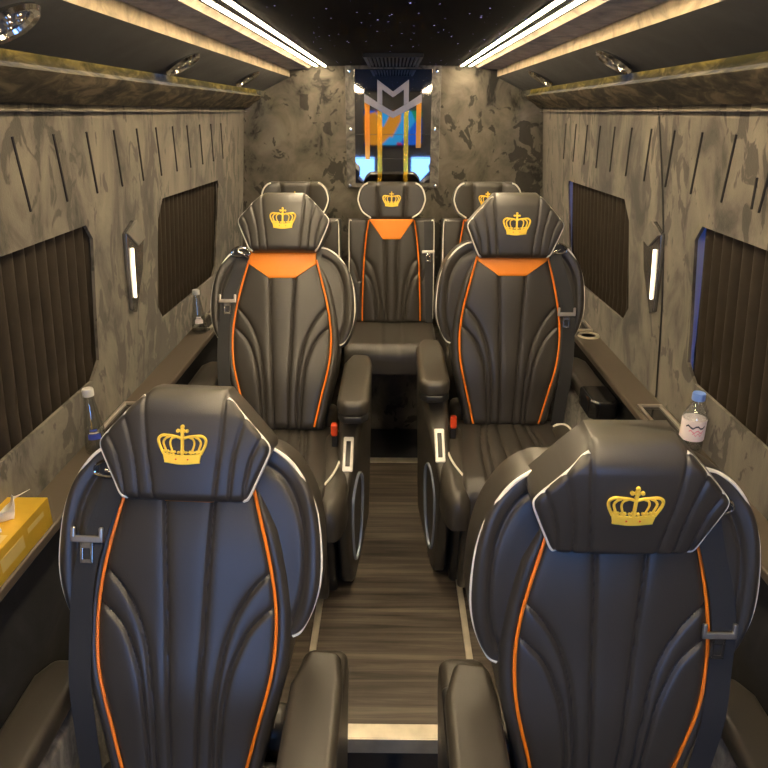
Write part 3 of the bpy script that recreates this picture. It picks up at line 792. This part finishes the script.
# valance spot lamps
def spot(q, y, label):
    ang = math.radians(30)
    T = thing('spot_lamp', label, 'lamp', (q * .618, y, 1.8150), 0, 'valance spot lamps')
    rot = (0, q * ang, 0)
    m_ = MB(); m_.lathe([(.040, .008), (.056, .008), (.058, -.006), (.052, -.012), (.043, -.009), (.040, -.002)], 'chrome'); m_.build('lamp_ring', T, rot=rot)
    m_ = MB(); m_.lathe([(.0, -.004), (.02, -.005), (.041, -.003), (.041, .002)], 'lamp_lens')
    for k in range(7):
        a = k * 2 * PI / 6; rr = .022 if k < 6 else 0
        m_.lathe([(.0, -.0085), (.006, -.007), (.008, -.003)], 'chrome', (rr * math.cos(a), rr * math.sin(a), 0), 10)
    m_.build('lamp_lens', T, rot=rot)
spot(-1, 1.215, 'round chrome spot lamp in the left valance, nearest the camera')
spot(-1, 2.195, 'round chrome spot lamp in the left valance, middle of the three')
spot(-1, 3.15, 'round chrome spot lamp in the left valance, farthest from the camera')
spot(1, 2.11, 'round chrome spot lamp in the right valance, nearer of the two')
spot(1, 3.13, 'round chrome spot lamp in the right valance, farther of the two')

# ceiling vent
T = thing('ceiling_vent', 'ribbed dark air vent in the starry ceiling above the mirror', 'vent', (0, 3.45, 1.905))
m_ = MB()
for x0, x1, y0, y1 in ((-.125, -.110, -.36, .34), (.110, .125, -.36, .34), (-.125, .125, -.36, -.335), (-.125, .125, .315, .34)): m_.box(x0, x1, y0, y1, -.016, .001, 'vent', .003)
m_.build('vent_frame', T)
for k in range(13):
    x = -.102 + .017 * k
    s_ = MB(); s_.box(x - .0035, x + .0035, -.335, .315, -.013, .0, 'vent', .001); s_.build('slat', T)

# side consoles
def console(q, label):
    T = thing('side_console', label, 'console', (q * .825, 2.2, 0))
    m_ = MB(); a, b = sorted((-q * .052, q * .052))
    m_.box(a, b, -3.2, 1.705, .775, .800, 'console_top', .006); m_.build('console_top', T)
    m_ = MB(); a, b = sorted((-q * .014, q * .055)); m_.box(a, b, -3.2, 1.705, -.0, .775, 'suede_dark'); m_.build('console_front', T)
    def frame(ya, yb):
        f = MB(); w = .040
        for x0, x1, y0, y1 in ((-w, -w + .011, ya, yb), (w - .011, w, ya, yb), (-w, w, ya, ya + .011), (-w, w, yb - .011, yb)): f.box(q * .003 + x0, q * .003 + x1, y0, y1, .799, .810, 'silver', .003)
        f.box(q * .003 - w + .006, q * .003 + w - .006, ya + .006, yb - .006, .798, .802, 'gloss')
        return f.build('tray_frame', T)
    frame(-.42, -.185); frame(.62, .86)
    if q < 0: return T
    c = MB(); c.lathe([(.030, .796), (.030, .805), (.042, .807), (.045, .799)], 'strip_metal', (q * .006, .555, 0)); c.lathe([(0, .8012), (.030, .8012)], 'console_top', (q * .006, .555, 0)); c.build('cup_holder', T)
    return T
console(-1, 'long brown side ledge under the left windows, holding the tissue box')
console(1, 'long brown side ledge under the right windows, holding the blue-capped bottle')

# sconces
def sconce(q, label):
    T = thing('wall_sconce', label, 'lamp', (q * wx(1.21), 2.15, 1.21), 0, 'wall sconces')
    tilt = (0, -q * math.atan(.085), 0)
    pts = [(-.055, .125), (.02, .155), (.095, .09), (.075, -.01), (.0, -.14), (-.03, -.125), (-.05, .02)]
    m_ = MB(); a, b = sorted((-q * .016, q * .0)); m_.prism(pts, 'x', a, b, 'sconce', .004, 2)
    m_.build('mirror_plate', T, rot=tilt)
    m_ = MB(); a, b = sorted((-q * .022, -q * .014)); m_.prism([(-.06, .127), (.02, .157), (.097, .09), (.03, .075)], 'x', a, b, 'suede_back', .002, 2); m_.build('suede_cap', T, rot=tilt)
    m_ = MB(); a, b = sorted((-q * .022, -q * .015)); m_.prism([(-.026, .075), (-.018, .075), (-.012, -.085), (-.020, -.085)], 'x', a, b, 'led_sconce', .001, 1); m_.build('led_bar', T, rot=tilt)
sconce(-1, 'faceted mirror sconce with a glowing upright bar between the left windows')
sconce(1, 'faceted mirror sconce with a glowing upright bar between the right windows')

# mirror panel with the emblem on the back wall
T = thing('mirror_panel', 'dark mirror panel with an angular M emblem on the grey suede back wall', 'mirror', (0, Y1, 1.305))
Yf = -.030
m_ = MB(); m_.box(-.252, .252, -.022, 0, -.015, .602, 'suede_side', .006); m_.build('backing_frame', T)
m_ = MB(); m_.box(-.204, .204, -.027, -.020, .012, .582, 'mirror', .001); m_.build('mirror_glass', T)
for x, z in ((-.228, .575), (.228, .575), (-.228, .29), (.228, .29), (-.236, .0), (.236, .0)):
    m_ = MB(); m_.lathe([(0, -.034), (.008, -.033), (.0095, -.028), (.0095, -.02)], 'chrome', (x, 0, z), 16, 'y'); m_.build('standoff_bolt', T)
def mz(v): return v - 1.305
em = MB()
outer = [(-.083, 1.838), (0, 1.778), (.083, 1.838), (.083, 1.728), (.152, 1.768), (.152, 1.715), (0, 1.648), (-.152, 1.715), (-.152, 1.768), (-.083, 1.728)]
# the M as two uprights, the notch and the wing blades, butted together
def bar(pts, mat='gunmetal'): em.prism([(x, mz(z)) for x, z in pts], 'y', -.036, -.027, mat)
bar([(-.083, 1.838), (-.083, 1.728), (-.057, 1.715), (-.057, 1.790)]); bar([(.083, 1.838), (.057, 1.790), (.057, 1.715), (.083, 1.728)])
bar([(-.083, 1.838), (-.057, 1.790), (0, 1.752), (0, 1.780)]); bar([(.083, 1.838), (0, 1.780), (0, 1.752), (.057, 1.790)])
bar([(-.152, 1.770), (-.152, 1.728), (0, 1.650), (0, 1.682), (-.057, 1.713), (-.083, 1.728)]); bar([(.152, 1.770), (.083, 1.728), (.057, 1.713), (0, 1.682), (0, 1.650), (.152, 1.728)])
em.build('emblem_letter', T, smooth=False)
for x0, x1, z0, z1a, z1b, mt in ((-.150, -.124, 1.44, 1.727, 1.714, 'amber_orange'), (-.083, -.058, 1.325, 1.690, 1.678, 'amber'), (.058, .083, 1.325, 1.678, 1.690, 'amber'), (.124, .150, 1.50, 1.714, 1.727, 'amber_orange')):
    m_ = MB(); m_.prism([(x0, mz(z0)), (x1, mz(z0)), (x1, mz(z1b)), (x0, mz(z1a))], 'y', -.033, -.027, mt)
    m_.build('emblem_bar', T, smooth=False)
m_ = MB(); m_.box(-.20, .20, -.0275, -.0268, mz(1.443), mz(1.445), 'plastic'); m_.box(-.20, .20, -.0275, -.0268, mz(1.566), mz(1.568), 'plastic'); m_.build('mirror_joint', T)

# bottles
def glass_bottle(label, x, y, rot, print_):
    T = thing('glass_bottle', label, 'bottle', (x, y, .800), rot, 'glass water bottles')
    m_ = MB(); m_.lathe([(0, 0), (.029, 0), (.0315, .004), (.0315, .030), (.029, .040), (.026, .075), (.018, .125), (.0135, .155), (.0128, .172), (.0115, .172), (.012, .155), (.0165, .125), (.0245, .075), (.0275, .04), (.030, .03), (.030, .008), (0, .006)], 'bottle_glass'); m_.build('bottle_body', T)
    m_ = MB(); m_.lathe([(0, .008), (.0285, .009), (.0285, .03), (.026, .042), (.0255, .058), (0, .0582)], 'water'); m_.build('water', T)
    m_ = MB(); m_.lathe([(.0145, .166), (.0150, .170), (.0150, .184), (.0135, .187), (0, .187)], 'cap_silver'); m_.build('cap', T)
    m_ = MB()
    for a0, a1, z0, z1, mt in ((-.6, .6, .046, .062, print_), (-.35, .35, .070, .076, print_), (-.45, .45, .064, .067, 'label_white')):
        vs = [];
        for z in (z0, z1):
            for k in range(9):
                a = -PI / 2 + a0 + (a1 - a0) * k / 8; r = .0294 - (z - .04) * .085 + .0006; vs.append((r * math.cos(a), r * math.sin(a), z))
        m_.add(vs, [(k, k + 1, k + 10, k + 9) for k in range(8)], mt)
    m_.build('printed_label', T)
glass_bottle('clear glass bottle with silver cap and blue print beside the left foreground seat', -.822, 1.690, .35, 'label_blue')
glass_bottle('clear glass bottle with silver cap beside the middle-row left seat', -.826, 2.790, .3, 'label_white')

T = thing('plastic_bottle', 'clear plastic water bottle with blue cap and white label on the right ledge', 'bottle', (.828, 1.700, .800))
m_ = MB(); m_.lathe([(0, .003), (.02, .0), (.029, .004), (.0315, .015), (.0315, .035), (.030, .04), (.0315, .045), (.0315, .105), (.030, .115), (.025, .130), (.015, .148), (.0125, .152), (.0125, .166), (.0115, .166), (.0115, .15), (.024, .129), (.029, .114), (.0305, .105), (.0305, .02), (0, .012)], 'pet'); m_.build('bottle_body', T)
m_ = MB(); m_.lathe([(0, .0125), (.0300, .02), (.0300, .034), (.0288, .04), (.0300, .046), (.0300, .105), (.0285, .113), (0, .1135)], 'water'); m_.build('water', T)
m_ = MB(); m_.lathe([(.0165, .158), (.0172, .160), (.0172, .176), (.0155, .179), (0, .179)], 'cap_blue'); m_.build('cap', T)
m_ = MB(); m_.lathe([(.0317, .046), (.0321, .048), (.0321, .103), (.0317, .105)], 'label_white')
for a0, a1, z0, z1, mt in ((-2.6, -1.0, .086, .091, 'print_dark'), (-2.3, -1.1, .074, .078, 'label_pink'), (-2.0, -1.2, .066, .069, 'label_pink')):
    vs = []
    for z in (z0, z1):
        for k in range(9):
            a = a0 + (a1 - a0) * k / 8; vs.append((.0324 * math.cos(a), .0324 * math.sin(a), z + .004 * math.sin(k * 1.7)))
    m_.add(vs, [(k, k + 1, k + 10, k + 9) for k in range(8)], mt)
m_.build('paper_label', T)

# tissue box
T = thing('tissue_box', 'gold cardboard tissue box on the left ledge beside the foreground seat', 'box', (-.8245, 1.205, .8005))
m_ = MB(); m_.box(-.047, .047, -.120, .120, 0, .070, 'gold_card', .002, 2)
m_.box(.0465, .0474, -.09, .00, .020, .050, 'gold_pale'); m_.box(.0465, .0474, .02, .09, .040, .052, 'gold_pale'); m_.box(.0, .035, -.10, -.03, .0698, .0704, 'gold_pale')
m_.build('carton', T)
vs, fs = [], []; nu, nv = 18, 10; rnd = random.Random(3)
for a in range(nu + 1):
    for b in range(nv + 1):
        s_, t_ = a / nu - .5, b / nv
        w = .04 + .075 * t_
        vs.append((-.005 + .022 * math.sin(s_ * 9 + t_ * 2) * (1 - .3 * t_) + t_ * .022, s_ * w * 1.45 + .0 * t_, .066 + t_ * .070 - .055 * t_ * abs(s_) - .012 * t_ * t_ + .006 * math.sin(s_ * 14)))
for a in range(nu):
    for b in range(nv):
        k = a * (nv + 1) + b; fs.append((k, k + 1, k + nv + 2, k + nv + 1))
m_ = MB(); m_.add(vs, fs, 'tissue'); o = m_.build('tissue', T); o.location = (0, .02, 0)
o.modifiers.new('thick', 'SOLIDIFY').thickness = .0006

# ------------------------------------------------------------------ daylight, camera, output
W = bpy.data.worlds.new('World'); S.world = W; W.use_nodes = True
bg = W.node_tree.nodes['Background']; bg.inputs['Color'].default_value = (0.19, 0.43, 1.0, 1); bg.inputs['Strength'].default_value = 8.5
for q in (-1, 1):
    L = bpy.data.lights.new('window_portal', 'AREA'); L.shape = 'RECTANGLE'; L.size = .65; L.size_y = .56
    L.cycles.is_portal = True
    o = bpy.data.objects.new('window_portal', L); COL.objects.link(o); o.location = (q * .555, Y0 - .045, .88); o.rotation_euler = (math.radians(90), 0, 0)

cam = bpy.data.cameras.new('Camera'); co = bpy.data.objects.new('Camera', cam); COL.objects.link(co)
th = math.atan(272 / 680); yaw = math.atan(9 / (680 / math.cos(th)))
co.location = (0, 0, 1.68); co.rotation_euler = (PI / 2 - th, 0, yaw)
cam.sensor_width = 36; cam.lens = 680 / 768 * 36; cam.clip_start = .02
S.camera = co
S.view_settings.view_transform = 'Standard'; S.view_settings.look = 'None'; S.view_settings.gamma = 1.0
S.view_settings.exposure = 0.0
S.view_settings.use_curve_mapping = False
S.cycles.use_denoising = True
S.cycles.max_bounces = 8
